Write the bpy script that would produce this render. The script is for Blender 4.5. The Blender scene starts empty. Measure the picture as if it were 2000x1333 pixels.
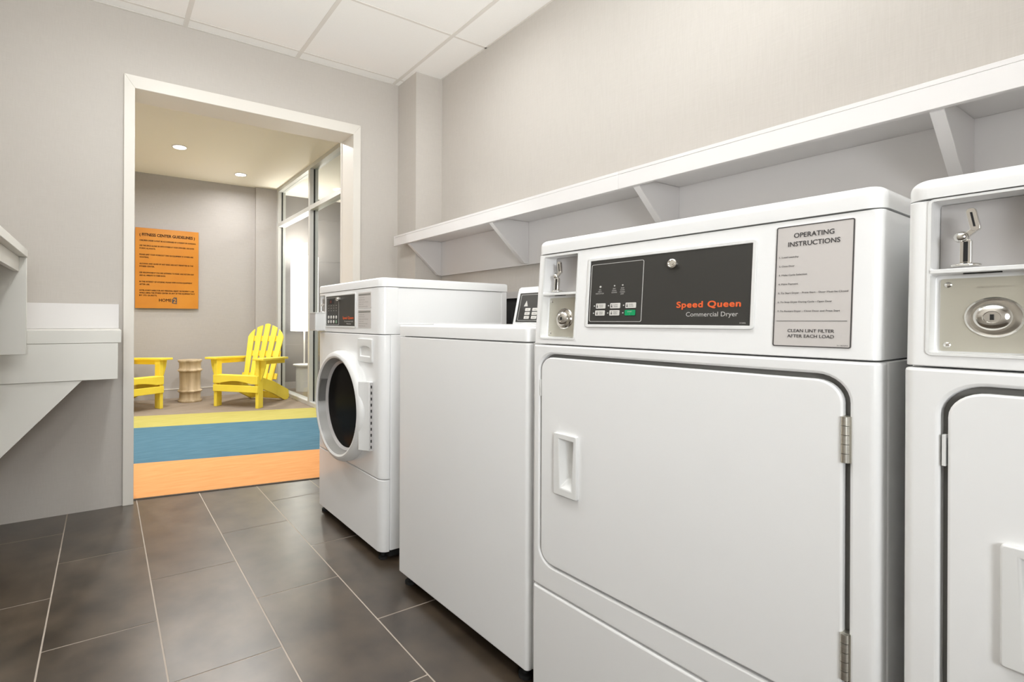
import bpy, bmesh, math, random
from mathutils import Vector, Matrix
random.seed(4)
sc = bpy.context.scene
C = sc.collection
PI = math.pi

# ------------------------------------------------------------------ camera, world, exposure, lights
CEIL = 2.564
FCEIL = 2.715
cd = bpy.data.cameras.new('camera'); cam = bpy.data.objects.new('camera', cd); C.objects.link(cam)
cam.location = (0.15694, -2.97714, 0.95947)
cam.rotation_mode = 'XYZ'
YAW = 0.53556; ROLL = 0.0041
cam.matrix_world = (Matrix.Translation(cam.location) @ Matrix.Rotation(-YAW, 4, 'Z') @ Matrix.Rotation(PI/2, 4, 'X')
                    @ Matrix.Rotation(ROLL, 4, 'Z'))
F_PX = 982.407
cd.sensor_fit = 'HORIZONTAL'; cd.sensor_width = 36.0
cd.lens = 36.0 * F_PX / 2000.0
cd.shift_x = (1000 - 788.2355) / 2000.0
cd.shift_y = -(666.5 - 627.69) / 2000.0
cd.clip_start = 0.02
sc.camera = cam

w = bpy.data.worlds.new('world'); sc.world = w; w.use_nodes = True
w.node_tree.nodes['Background'].inputs[0].default_value = (1, 0.97, 0.93, 1)
w.node_tree.nodes['Background'].inputs[1].default_value = 0.3
sc.view_settings.view_transform = 'Standard'
sc.view_settings.look = 'None'
sc.view_settings.gamma = 1.0
sc.view_settings.exposure = 0.0
sc.view_settings.use_curve_mapping = False
sc.cycles.max_bounces = 10
sc.cycles.diffuse_bounces = 6
sc.cycles.use_denoising = True

def area_light(x, y, z, power, col, size=0.13, spread=150, shape='DISK'):
    ld = bpy.data.lights.new('downlight_or_fill_lamp', 'AREA'); ld.shape = shape; ld.size = size
    ld.energy = power; ld.color = col; ld.spread = math.radians(spread)
    o = bpy.data.objects.new('downlight_or_fill_lamp', ld); C.objects.link(o); o.location = (x, y, z)
    return o
WARM = (1.0, 0.985, 0.965); NEUT = (0.965, 1.0, 1.03)
LAUNDRY = [(1.50, -1.02), (0.50, -1.02), (1.45, -2.1), (0.45, -2.1), (1.50, -3.42), (0.45, -3.42)]
LPOW = [2.6, 8.8, 2.4, 3.0, 0.8, 1.2]
BPOW = [14, 9, 26, 27, 18]
LOBBY = [(0.80, 2.56), (1.55, 3.22), (0.05, 1.35), (1.20, 1.35), (-0.90, 2.56)]
for i, (x, y) in enumerate(LAUNDRY):
    area_light(x, y, CEIL - 0.012, LPOW[i], NEUT, 0.20, 170)
for i, (x, y) in enumerate(LOBBY):
    area_light(x, y, FCEIL - 0.012, BPOW[i], WARM, 0.13, 165)
# added fill light beside the camera, aimed up to brighten the ceiling, and
# added soft fill behind the camera for the machine fronts; neither is a room lamp
o = area_light(0.35, -3.0, 1.25, 29, (0.96, 1.0, 1.03), 0.5, 120); o.rotation_euler = Vector((0.12, 0.42, 0.9)).to_track_quat('-Z', 'Y').to_euler()
o = area_light(-0.1, -4.1, 1.22, 10, (0.97, 1.0, 1.02), 0.7, 100); o.rotation_euler = Vector((0.30, 0.95, -0.03)).to_track_quat('-Z', 'Y').to_euler()
for x, y in [(3.2, 2.6), (3.2, 1.0), (4.5, 2.6)]:
    area_light(x, y, FCEIL - 0.012, 16, (1, 0.98, 0.96), 0.5, 175)

# ------------------------------------------------------------------ materials
def mat(name, col, rough=0.5, metal=0.0, spec=0.5, coat=0.0):
    m = bpy.data.materials.new(name); m.use_nodes = True
    b = m.node_tree.nodes['Principled BSDF']
    b.inputs['Base Color'].default_value = (*col, 1); b.inputs['Roughness'].default_value = rough
    b.inputs['Metallic'].default_value = metal; b.inputs['Specular IOR Level'].default_value = spec
    b.inputs['Coat Weight'].default_value = coat
    return m
def N(m, t, **kw):
    n = m.node_tree.nodes.new(t)
    for k, v in kw.items():
        if k.startswith('i_'): n.inputs[k[2:].replace('_', ' ')].default_value = v
        else: setattr(n, k, v)
    return n
def L(m, a, b): m.node_tree.links.new(a, b)
def noisy(m, scale, c1, c2, stretch=(1, 1, 1), bump=0.0, detail=5, lo=0.3, hi=0.7, bscale=None):
    b = m.node_tree.nodes['Principled BSDF']
    tc = N(m, 'ShaderNodeTexCoord'); mp = N(m, 'ShaderNodeMapping'); mp.inputs['Scale'].default_value = stretch
    L(m, tc.outputs['Object'], mp.inputs['Vector'])
    nz = N(m, 'ShaderNodeTexNoise'); nz.inputs['Scale'].default_value = scale; nz.inputs['Detail'].default_value = detail
    L(m, mp.outputs[0], nz.inputs['Vector'])
    cr = N(m, 'ShaderNodeValToRGB'); cr.color_ramp.elements[0].position = lo; cr.color_ramp.elements[1].position = hi
    cr.color_ramp.elements[0].color = (*c1, 1); cr.color_ramp.elements[1].color = (*c2, 1)
    L(m, nz.outputs['Fac'], cr.inputs[0]); L(m, cr.outputs[0], b.inputs['Base Color'])
    if bump:
        bp = N(m, 'ShaderNodeBump'); bp.inputs['Strength'].default_value = bump; bp.inputs['Distance'].default_value = 0.002
        L(m, nz.outputs['Fac'], bp.inputs['Height']); L(m, bp.outputs[0], b.inputs['Normal'])
    return cr
def linen(name, c1, c2):
    """wall covering: crossed fine threads"""
    m = mat(name, c1, 0.75, spec=0.25); b = m.node_tree.nodes['Principled BSDF']
    tc = N(m, 'ShaderNodeTexCoord'); mix = N(m, 'ShaderNodeMath', operation='ADD'); prev = None
    for st in ((7, 7, 210), (150, 150, 9)):
        mp = N(m, 'ShaderNodeMapping'); mp.inputs['Scale'].default_value = st
        nz = N(m, 'ShaderNodeTexNoise'); nz.inputs['Scale'].default_value = 2.0; nz.inputs['Detail'].default_value = 3
        L(m, tc.outputs['Object'], mp.inputs['Vector']); L(m, mp.outputs[0], nz.inputs['Vector'])
        L(m, nz.outputs['Fac'], mix.inputs[0 if prev is None else 1]); prev = nz
    half = N(m, 'ShaderNodeMath', operation='MULTIPLY'); half.inputs[1].default_value = 0.5
    L(m, mix.outputs[0], half.inputs[0])
    cr = N(m, 'ShaderNodeValToRGB'); cr.color_ramp.elements[0].position = 0.3; cr.color_ramp.elements[1].position = 0.7
    cr.color_ramp.elements[0].color = (*c1, 1); cr.color_ramp.elements[1].color = (*c2, 1)
    L(m, half.outputs[0], cr.inputs[0]); L(m, cr.outputs[0], b.inputs['Base Color'])
    bp = N(m, 'ShaderNodeBump'); bp.inputs['Strength'].default_value = 0.15; bp.inputs['Distance'].default_value = 0.001
    L(m, half.outputs[0], bp.inputs['Height']); L(m, bp.outputs[0], b.inputs['Normal'])
    return m
def emit(name, col, s):
    m = mat(name, col); b = m.node_tree.nodes['Principled BSDF']
    b.inputs['Emission Color'].default_value = (*col, 1); b.inputs['Emission Strength'].default_value = s
    return m
M = {}
M['wall'] = linen('wall_linen', (0.557, 0.522, 0.479), (0.603, 0.568, 0.525))
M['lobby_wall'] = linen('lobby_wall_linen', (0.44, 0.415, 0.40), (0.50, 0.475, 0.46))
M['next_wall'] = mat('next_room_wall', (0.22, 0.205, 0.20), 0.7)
M['ceiling'] = mat('ceiling_tile', (0.84, 0.80, 0.75), 0.9); noisy(M['ceiling'], 220, (0.91, 0.895, 0.865), (0.94, 0.93, 0.90), bump=0.1)
M['tbar'] = mat('ceiling_grid', (0.76, 0.73, 0.68), 0.6)
M['lobby_ceiling'] = mat('lobby_ceiling', (0.93, 0.88, 0.80), 0.9)
M['trim'] = mat('cream_trim', (0.80, 0.765, 0.70), 0.45)
M['laminate'] = mat('white_laminate', (0.77, 0.75, 0.74), 0.4)
M['laminate_warm'] = mat('warm_laminate', (0.78, 0.765, 0.71), 0.45)
M['enamel'] = mat('white_enamel', (0.89, 0.89, 0.885), 0.30, coat=0.25)
M['plastic'] = mat('white_plastic', (0.80, 0.80, 0.785), 0.38)
M['grey_plastic'] = mat('grey_plastic', (0.52, 0.50, 0.49), 0.4)
M['dark'] = mat('black_gap', (0.012, 0.012, 0.012), 0.8)
M['panel'] = mat('charcoal_panel', (0.038, 0.036, 0.032), 0.45)
M['inner_shade'] = mat('ring_inner_shade', (0.34, 0.33, 0.31), 0.35)  # grey carries the shade on the inner wall of the washer door ring
M['seal'] = mat('door_seal_grey', (0.16, 0.155, 0.145), 0.6)
M['chrome'] = mat('chrome', (0.72, 0.70, 0.66), 0.14, 1.0)
M['steel'] = mat('brushed_steel', (0.62, 0.60, 0.54), 0.38, 1.0); noisy(M['steel'], 30, (0.56, 0.54, 0.48), (0.68, 0.66, 0.60), (1, 1, 40))
M['satin'] = mat('satin_plate', (0.60, 0.58, 0.50), 0.45, 0.7)
M['alu'] = mat('aluminium', (0.64, 0.64, 0.62), 0.40, 0.2)
M['orange_ink'] = mat('orange_ink', (0.80, 0.13, 0.03), 0.5)
M['grey_ink'] = mat('pale_grey_ink', (0.62, 0.61, 0.58), 0.5)
M['dark_ink'] = mat('dark_ink', (0.06, 0.055, 0.055), 0.6)
M['key'] = mat('key_cap', (0.72, 0.70, 0.66), 0.45)
M['green_dim'] = mat('dim_green_key', (0.22, 0.36, 0.24), 0.5)
M['red_dim'] = mat('dim_red_digit', (0.22, 0.035, 0.02), 0.5)
M['mid_ink'] = mat('mid_grey_ink', (0.26, 0.25, 0.225), 0.6)
M['next_seam'] = mat('next_room_seam', (0.27, 0.255, 0.25), 0.7)
M['green'] = mat('green_key', (0.0, 0.34, 0.12), 0.45)
M['decal'] = mat('decal_grey', (0.60, 0.565, 0.54), 0.5)
M['glass_black'] = mat('door_glass', (0.012, 0.011, 0.010), 0.16, spec=0.10)
M['glass_black'].node_tree.nodes['Principled BSDF'].inputs['IOR'].default_value = 1.2
M['sign'] = mat('orange_sign', (0.72, 0.30, 0.045), 0.3); noisy(M['sign'], 3, (0.55, 0.195, 0.012), (0.62, 0.245, 0.02))
M['sign_ink'] = mat('sign_ink', (0.030, 0.012, 0.005), 0.7, spec=0.2)
M['yellow'] = mat('yellow_poly', (0.90, 0.68, 0.02), 0.45); noisy(M['yellow'], 5, (0.88, 0.68, 0.055), (0.94, 0.75, 0.085))
M['wood'] = mat('pale_wood', (0.60, 0.47, 0.30), 0.6); noisy(M['wood'], 14, (0.36, 0.26, 0.145), (0.66, 0.54, 0.37), (1, 1, 0.08), bump=0.2)
M['shade'] = emit('lamp_shade', (1.0, 0.97, 0.92), 3.0)
M['lens'] = emit('light_lens', (1.0, 0.97, 0.92), 12.0)
M['strip'] = mat('threshold_strip', (0.10, 0.08, 0.06), 0.5)
def carpet(name, c1, c2):
    m = mat(name, c1, 0.95, spec=0.1); noisy(m, 6, c1, c2, (1, 5, 1), bump=0.3, detail=8, lo=0.25, hi=0.75); return m
M['c_orange'] = carpet('carpet_orange', (0.66, 0.30, 0.11), (0.74, 0.37, 0.155))
M['c_blue'] = carpet('carpet_blue', (0.070, 0.155, 0.215), (0.105, 0.21, 0.275))
M['c_yellow'] = carpet('carpet_yellow', (0.44, 0.39, 0.105), (0.52, 0.465, 0.155))
M['c_grey'] = carpet('carpet_grey', (0.25, 0.205, 0.16), (0.35, 0.29, 0.235))
# porcelain floor tile: a per-tile tone attribute plus smoky mottling
mt = mat('floor_tile', (0.1, 0.08, 0.06), 0.32, spec=0.4, coat=1.0); M['tile'] = mt
b = mt.node_tree.nodes['Principled BSDF']; b.inputs['Coat Roughness'].default_value = 0.31; b.inputs['Coat IOR'].default_value = 1.55
cr = noisy(mt, 6.5, (0.024, 0.0155, 0.0085), (0.092, 0.066, 0.043), detail=14, lo=0.32, hi=0.70)
nzr = N(mt, 'ShaderNodeTexNoise'); nzr.inputs['Scale'].default_value = 14; nzr.inputs['Detail'].default_value = 6
tcr = N(mt, 'ShaderNodeTexCoord'); L(mt, tcr.outputs['Object'], nzr.inputs['Vector'])
mr = N(mt, 'ShaderNodeMapRange'); mr.inputs[3].default_value = 0.26; mr.inputs[4].default_value = 0.42
L(mt, nzr.outputs['Fac'], mr.inputs[0]); L(mt, mr.outputs[0], b.inputs['Roughness'])
at = N(mt, 'ShaderNodeAttribute'); at.attribute_name = 'tone'
hs = N(mt, 'ShaderNodeHueSaturation'); L(mt, cr.outputs[0], hs.inputs['Color']); L(mt, at.outputs['Fac'], hs.inputs['Value'])
L(mt, hs.outputs[0], b.inputs['Base Color'])
M['grout'] = mat('grout', (0.50, 0.43, 0.36), 0.7)
# window glass: clear sheet with Fresnel reflection
mg = bpy.data.materials.new('window_glass'); mg.use_nodes = True; nt = mg.node_tree; nt.nodes.clear(); M['glass'] = mg
out = N(mg, 'ShaderNodeOutputMaterial'); mx = N(mg, 'ShaderNodeMixShader'); tr = N(mg, 'ShaderNodeBsdfTransparent')
gl = N(mg, 'ShaderNodeBsdfGlossy'); gl.inputs['Roughness'].default_value = 0.02; lw = N(mg, 'ShaderNodeLayerWeight'); lw.inputs[0].default_value = 0.5; pw = N(mg, 'ShaderNodeMath', operation='POWER'); pw.inputs[1].default_value = 5; fr = N(mg, 'ShaderNodeMath', operation='MULTIPLY_ADD'); fr.inputs[1].default_value = 0.45; fr.inputs[2].default_value = 0.03; mg.node_tree.links.new(lw.outputs['Facing'], pw.inputs[0]); mg.node_tree.links.new(pw.outputs[0], fr.inputs[0])
tr.inputs[0].default_value = (0.93, 0.95, 0.94, 1)
L(mg, fr.outputs[0], mx.inputs[0]); L(mg, tr.outputs[0], mx.inputs[1]); L(mg, gl.outputs[0], mx.inputs[2]); L(mg, mx.outputs[0], out.inputs[0])

# ------------------------------------------------------------------ helpers
def BM(): return bmesh.new()
def box(bm, x0, x1, y0, y1, z0, z1):
    v = [bm.verts.new((x, y, z)) for z in (z0, z1) for x, y in ((x0, y0), (x1, y0), (x1, y1), (x0, y1))]
    for f in ((3, 2, 1, 0), (4, 5, 6, 7), (0, 1, 5, 4), (1, 2, 6, 5), (2, 3, 7, 6), (3, 0, 4, 7)):
        bm.faces.new([v[i] for i in f])
    return v
def prism(bm, pts, axis, a, b_):
    """polygon swept along an axis; pts are the two other coordinates in xyz order"""
    def P(p, t):
        return {'x': (t, p[0], p[1]), 'y': (p[0], t, p[1]), 'z': (p[0], p[1], t)}[axis]
    lo = [bm.verts.new(P(p, a)) for p in pts]; hi = [bm.verts.new(P(p, b_)) for p in pts]
    n = len(pts); bm.faces.new(lo); bm.faces.new(hi[::-1])
    for i in range(n): bm.faces.new((lo[(i+1) % n], lo[i], hi[i], hi[(i+1) % n]))
    return lo + hi
def rrect(u0, u1, v0, v1, r, n=6):
    out = []
    for cx_, cy_, a0 in ((u1-r, v0+r, -90), (u1-r, v1-r, 0), (u0+r, v1-r, 90), (u0+r, v0+r, 180)):
        for i in range(n+1):
            a = math.radians(a0 + 90*i/n); out.append((cx_ + r*math.cos(a), cy_ + r*math.sin(a)))
    return out
def frame_ring(bm, u0, u1, v0, v1, t, d0, d1, r=0.004, n=4):
    """rounded rectangular frame in the x-z plane"""
    o = rrect(u0, u1, v0, v1, r, n); i = rrect(u0+t, u1-t, v0+t, v1-t, max(r-t, 0.0006), n); k = len(o)
    A = [[bm.verts.new((p[0], d, p[1])) for p in q] for q in (o, i) for d in (d0, d1)]
    for j in range(k):
        m = (j+1) % k
        for a, c in ((0, 1), (1, 3), (3, 2), (2, 0)): bm.faces.new((A[a][j], A[a][m], A[c][m], A[c][j]))
def cyl(bm, p0, p1, r0, r1=None, n=24):
    r1 = r0 if r1 is None else r1
    p0 = Vector(p0); p1 = Vector(p1); q = (p1-p0).to_track_quat('Z', 'Y'); lo = []; hi = []
    for i in range(n):
        a = 2*PI*i/n; e = Vector((math.cos(a), math.sin(a), 0))
        lo.append(bm.verts.new(p0 + q @ (e*r0))); hi.append(bm.verts.new(p1 + q @ (e*r1)))
    bm.faces.new(lo[::-1]); bm.faces.new(hi)
    for i in range(n): bm.faces.new((lo[i], lo[(i+1) % n], hi[(i+1) % n], hi[i]))
def lathe(bm, prof, c, axis='z', n=48, sign=1, close=False):
    """prof = [(radius, height)]"""
    c = Vector(c); rings = []
    for r, h in prof:
        ring = []
        for i in range(n):
            a = 2*PI*i/n
            if axis == 'z': p = (r*math.cos(a), r*math.sin(a), h)
            else: p = (r*math.cos(a), sign*h, r*math.sin(a))
            ring.append(bm.verts.new(c + Vector(p)))
        rings.append(ring)
    for a, c2 in zip(rings, rings[1:]):
        for i in range(n): bm.faces.new((a[i], a[(i+1) % n], c2[(i+1) % n], c2[i]))
    if close:
        a, c2 = rings[-1], rings[0]
        for i in range(n): bm.faces.new((a[i], a[(i+1) % n], c2[(i+1) % n], c2[i]))
    else: bm.faces.new(rings[0][::-1]); bm.faces.new(rings[-1])
def tube(bm, pts, r, n=10):
    rings = []; pts = [Vector(p) for p in pts]
    for k, p in enumerate(pts):
        d = (pts[min(k+1, len(pts)-1)] - pts[max(k-1, 0)]).normalized(); q = d.to_track_quat('Z', 'Y')
        rings.append([bm.verts.new(p + q @ Vector((r*math.cos(2*PI*i/n), r*math.sin(2*PI*i/n), 0))) for i in range(n)])
    for a, c2 in zip(rings, rings[1:]):
        for i in range(n): bm.faces.new((a[i], a[(i+1) % n], c2[(i+1) % n], c2[i]))
    bm.faces.new(rings[0][::-1]); bm.faces.new(rings[-1])
def obj(name, bm, m, parent=None, bevel=0, seg=3, label=None, smooth=True, angle=35):
    bmesh.ops.recalc_face_normals(bm, faces=bm.faces)
    me = bpy.data.meshes.new(name); bm.to_mesh(me); bm.free()
    for mm in (m if isinstance(m, list) else [m]): me.materials.append(M[mm])
    if smooth:
        me.shade_smooth(); me.set_sharp_from_angle(angle=math.radians(angle))
    o = bpy.data.objects.new(name, me); C.objects.link(o)
    if parent: o.parent = parent
    if bevel:
        md = o.modifiers.new('bevel', 'BEVEL'); md.width = bevel; md.segments = seg; md.limit_method = 'ANGLE'
        md.angle_limit = math.radians(50); md.harden_normals = False
    if label: o['label'] = label
    return o
def cut(o, bm2):
    """subtract a shape from an object and keep the result as its mesh"""
    bmesh.ops.recalc_face_normals(bm2, faces=bm2.faces)
    me = bpy.data.meshes.new('cutter'); bm2.to_mesh(me); bm2.free()
    c2 = bpy.data.objects.new('cutter', me); C.objects.link(c2)
    par = o.parent; o.parent = None
    md = o.modifiers.new('cut', 'BOOLEAN'); md.operation = 'DIFFERENCE'; md.object = c2; md.solver = 'EXACT'
    bpy.context.view_layer.update()
    dg = bpy.context.evaluated_depsgraph_get()
    nm = bpy.data.meshes.new_from_object(o.evaluated_get(dg))
    o.modifiers.clear(); old = o.data; o.data = nm; nm.name = old.name; bpy.data.meshes.remove(old)
    bpy.data.objects.remove(c2); bpy.data.meshes.remove(me)
    nm.shade_smooth(); nm.set_sharp_from_angle(angle=math.radians(30))
    o.parent = par
def thing(name, label, cat, loc=(0, 0, 0), rz=0, group=None):
    o = bpy.data.objects.new(name, None); C.objects.link(o); o.location = loc; o.rotation_euler = (0, 0, rz)
    o.empty_display_size = 0.1
    return tag(o, label, cat, group)
def tag(o, label, cat, group=None):
    o['label'] = label; o['category'] = cat
    if group: o['group'] = group
    return o
def struct(name, bm, m, **kw):
    o = obj(name, bm, m, **kw); o['kind'] = 'structure'; return o
_tc = {}
def text_verts(s, space=1.0, res=3):
    """flat outline mesh of a line of text: (verts, faces), baseline 0, unit size"""
    key = (s, space, res)
    if key in _tc: return _tc[key]
    cu = bpy.data.curves.new('t', 'FONT'); cu.body = s; cu.size = 1; cu.resolution_u = res; cu.space_character = space
    o = bpy.data.objects.new('t', cu); C.objects.link(o); bpy.context.view_layer.update()
    me = bpy.data.meshes.new_from_object(o.evaluated_get(bpy.context.evaluated_depsgraph_get()))
    vs = [v.co.copy() for v in me.vertices]; fs = [tuple(p.vertices) for p in me.polygons]
    bpy.data.objects.remove(o); bpy.data.curves.remove(cu); bpy.data.meshes.remove(me)
    _tc[key] = (vs, fs); return vs, fs
def put_text(bm, s, u, v, h, width=None, d=-0.0006, bold=0.0, align='l', space=1.0, condense=None):
    """text on a front face (x right, z up), h = cap height, at depth d toward the viewer"""
    vs, fs = text_verts(s, space, 5 if space > 1 else 3)
    if not vs: return
    x0 = min(p.x for p in vs); x1 = max(p.x for p in vs)
    sy = h / 0.73; sx = (width/(x1-x0)) if width else sy*(condense or 1)
    wd = (x1-x0)*sx
    off = {'l': 0, 'c': -wd/2, 'r': -wd}[align]
    e = bold*sy*1.2
    for kk, (dx, dz) in enumerate([(0, 0)] if not bold else [(-e, 0), (e, 0), (-e*0.5, e*0.8), (e*0.5, e*0.8), (-e*0.5, -e*0.8), (e*0.5, -e*0.8), (0, 0)]):
        nv = [bm.verts.new((u + off + (p.x-x0)*sx + dx, d - kk*2e-5, v + p.y*sy + dz)) for p in vs]
        for f in fs:
            try: bm.faces.new([nv[i] for i in f])
            except ValueError: pass

# ------------------------------------------------------------------ room shell
JD = 0.17                                    # thickness of the wall with the doorway
OX0, OX1, OZ = 0.287, 1.533, 2.165           # clear doorway
# floor of tiles laid in running columns
bm = BM()
W_, L_ = 0.3048, 0.6096
offs = {-1: -0.2599, 0: -0.5896, 1: -0.9144, 2: -0.6191, 3: -0.9342, 4: -0.27, 5: -0.6, 6: -0.9, -2: -0.6}
tones = []
for k in range(-2, 7):
    for j in range(-8, 3):
        y1 = offs[k] + j*L_; y0 = y1 - L_; x0 = k*W_; x1 = x0 + W_; g = 0.0024
        if k == 1 and y0 > -0.95 and y0 < -0.88: y1 = 0.17
        if k == 1 and y0 > -0.8: continue
        x0 = max(x0, -0.43); x1 = min(x1, 2.08); y0c = max(y0, -4.6); y1c = min(y1, 0.17)
        if y1c - y0c < 0.01 or x1 - x0 < 0.01: continue
        vs = [bm.verts.new(p) for p in ((x0+g, y0c+g, 0), (x1-g, y0c+g, 0), (x1-g, y1c-g, 0), (x0+g, y1c-g, 0))]
        bm.faces.new(vs); tones.append(random.uniform(0.85, 1.15))
nt_ = len(tones)
vs = [bm.verts.new(p) for p in ((-0.5, -4.7, -0.0012), (2.2, -4.7, -0.0012), (2.2, 0.17, -0.0012), (-0.5, 0.17, -0.0012))]
f = bm.faces.new(vs); f.material_index = 1
fl = struct('floor', bm, ['tile', 'grout'], smooth=False)
at_ = fl.data.attributes.new('tone', 'FLOAT', 'FACE')
for i, t in enumerate(tones): at_.data[i].value = t
at_.data[nt_].value = 1
# striped carpet of the lobby, with the slightly skewed seams it has
def line(x, p, q): return p[1] + (q[1]-p[1])*(x-p[0])/(q[0]-p[0])
S = [((0.308, 0.0614), (1.266, -0.0765)), ((0.335, 0.797), (1.503, 0.556)), ((0.392, 2.043), (1.948, 1.729)), ((0.42, 2.653), (2.113, 2.271))]
bm = BM(); xs = [-1.8, 0.0, OX0, 0.9, OX1, 2.3, 5.2]
def SL(i, x):
    if i == 4: return 4.0
    if i == 0:
        if x <= OX0 - 0.001 or x >= OX1 + 0.001: return 0.16
        return line(x, *S[0])
    xc = min(max(x, -0.2), 2.4)
    return line(xc, *S[i]) + (0 if x == xc else 0)
for xa, xb in zip(xs, xs[1:]):
    inside = xa >= OX0 and xb <= OX1
    for i, mi in enumerate((0, 1, 2, 3)):
        ya = SL(i, xa) if (i or inside) else 0.16; yb = SL(i, xb) if (i or inside) else 0.16
        v = box(bm, xa, xb, 0, 1, -0.002, 0.006)
        for q in v:
            left = abs(q.co.x - xa) < 1e-4
            q.co.y = (ya if left else yb) if q.co.y < 0.5 else SL(i+1, xa if left else xb)
        fs = set(f for q in v for f in q.link_faces)
        for fc in fs: fc.material_index = mi
struct('floor', bm, ['c_orange', 'c_blue', 'c_yellow', 'c_grey'], smooth=False)
bm = BM()
ya, yb = line(OX0, *S[0]), line(OX1, *S[0])
v = box(bm, OX0, OX1, 0, 1, 0, 0.0045)
for q in v: q.co.y = line(q.co.x, *S[0]) + (-0.009 if q.co.y < 0.5 else 0.003)
struct('trim_5', bm, 'strip')

def wallbox(name, m, *boxes):
    bm = BM()
    for bx in boxes: box(bm, *bx)
    return struct(name, bm, m, smooth=False)
RX = 2.075; LX = -0.42; FY = -4.6
wallbox('wall_back', 'wall', (LX-0.1, OX0-0.014, 0, JD, 0, 2.8), (OX1+0.014, RX+0.1, 0, JD, 0, 2.8), (OX0-0.014, OX1+0.014, 0, JD, OZ+0.014, 2.8))
wallbox('wall_right', 'wall', (RX, RX+0.1, FY, 0, 0, CEIL+0.02))
wallbox('wall_left', 'wall', (LX-0.1, LX, FY, 0, 0, CEIL+0.02))
wallbox('wall_front', 'wall', (LX-0.1, RX+0.1, FY-0.1, FY, 0, CEIL+0.02))
wallbox('wall_corner', 'wall', (1.8726, RX, -0.2334, 0, 0, CEIL))
# corner bead of the boxed-out column
wallbox('trim_6', 'wall', (1.8706, 1.8746, -0.2354, -0.2314, 0, CEIL))
# ceilings
wallbox('ceiling', 'ceiling', (LX-0.1, RX+0.1, FY-0.1, 0.0, CEIL, CEIL+0.03))
bm = BM()
for x in (-0.13, 0.527, 1.157, 1.83): box(bm, x-0.012, x+0.012, FY, 0, CEIL-0.002, CEIL+0.001)
y = -0.085
while y > FY:
    box(bm, LX, RX, y-0.0065, y+0.0065, CEIL-0.0015, CEIL+0.001); y -= 0.6
box(bm, LX, RX, -0.012, 0, CEIL-0.0015, CEIL+0.001); box(bm, RX-0.012, RX, FY, -0.23, CEIL-0.0015, CEIL+0.001)
struct('trim_4', bm, 'tbar', smooth=False)
# lobby beyond the doorway
WX = 2.13
wallbox('wall_far', 'lobby_wall', (-1.8, WX+0.02, 3.75, 3.85, 0, FCEIL+0.02))
wallbox('wall_far_corner', 'lobby_wall', (1.858, WX, 3.70, 3.75, 0, FCEIL))
wallbox('wall_far_left', 'lobby_wall', (-1.9, -1.8, 0.0, 3.85, 0, FCEIL+0.02))
wallbox('wall_far_front', 'lobby_wall', (-1.8, LX-0.1, 0.07, 0.17, 0, FCEIL+0.02))
wallbox('wall_far_right', 'lobby_wall', (WX, WX+0.10, JD, 0.9, 0, FCEIL+0.02))
wallbox('ceiling', 'lobby_ceiling', (-1.9, 5.3, JD, 4.0, FCEIL, FCEIL+0.05))
wallbox('baseboard_far', 'lobby_wall', (-1.8, 1.858, 3.737, 3.75, 0.006, 0.112))
wallbox('trim_7', 'trim', (-1.8, 1.858, 3.733, 3.75, 0.112, 0.119))
# room on the other side of the glass
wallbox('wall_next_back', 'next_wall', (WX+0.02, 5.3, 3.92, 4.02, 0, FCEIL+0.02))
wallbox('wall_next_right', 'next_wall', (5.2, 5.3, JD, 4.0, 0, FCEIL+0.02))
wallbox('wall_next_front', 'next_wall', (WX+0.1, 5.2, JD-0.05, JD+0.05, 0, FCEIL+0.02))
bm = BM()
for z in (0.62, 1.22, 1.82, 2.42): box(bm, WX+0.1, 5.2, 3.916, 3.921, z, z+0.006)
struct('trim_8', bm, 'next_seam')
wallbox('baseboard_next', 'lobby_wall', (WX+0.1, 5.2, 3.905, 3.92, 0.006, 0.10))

# door casing: three mitred boards on the laundry side and the lining of the opening
CX0, CX1, CZ = 0.237, 1.585, 2.232
bm = BM()
def quadprism(bm, pts, y0, y1): prism(bm, pts, 'y', y0, y1)
quadprism(bm, [(CX0, 0), (OX0, 0), (OX0, OZ+0.001), (CX0, CZ)], -0.016, 0)
quadprism(bm, [(OX1, 0), (CX1, 0), (CX1, CZ), (OX1, OZ+0.001)], -0.016, 0)
quadprism(bm, [(CX0, CZ+0.0), (OX0, OZ+0.001), (OX1, OZ+0.001), (CX1, CZ)], -0.016, 0)
door = struct('trim_1', bm, 'trim', bevel=0.002, seg=2)
bm = BM()
box(bm, OX0-0.0135, OX0-0.0006, -0.0005, JD+0.012, 0.002, OZ+0.0135); struct('trim_2', bm, 'trim', bevel=0.002, seg=2)
bm = BM()
box(bm, OX1+0.0006, OX1+0.0135, -0.0005, JD+0.012, 0.002, OZ+0.0135)
box(bm, OX0-0.0006, OX1+0.0006, -0.0005, JD+0.012, OZ+0.0016, OZ+0.0135)
box(bm, OX1-0.003, OX1+0.05, JD, JD+0.016, 0.002, OZ+0.05)
struct('trim_3', bm, 'trim', bevel=0.002, seg=2)

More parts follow.
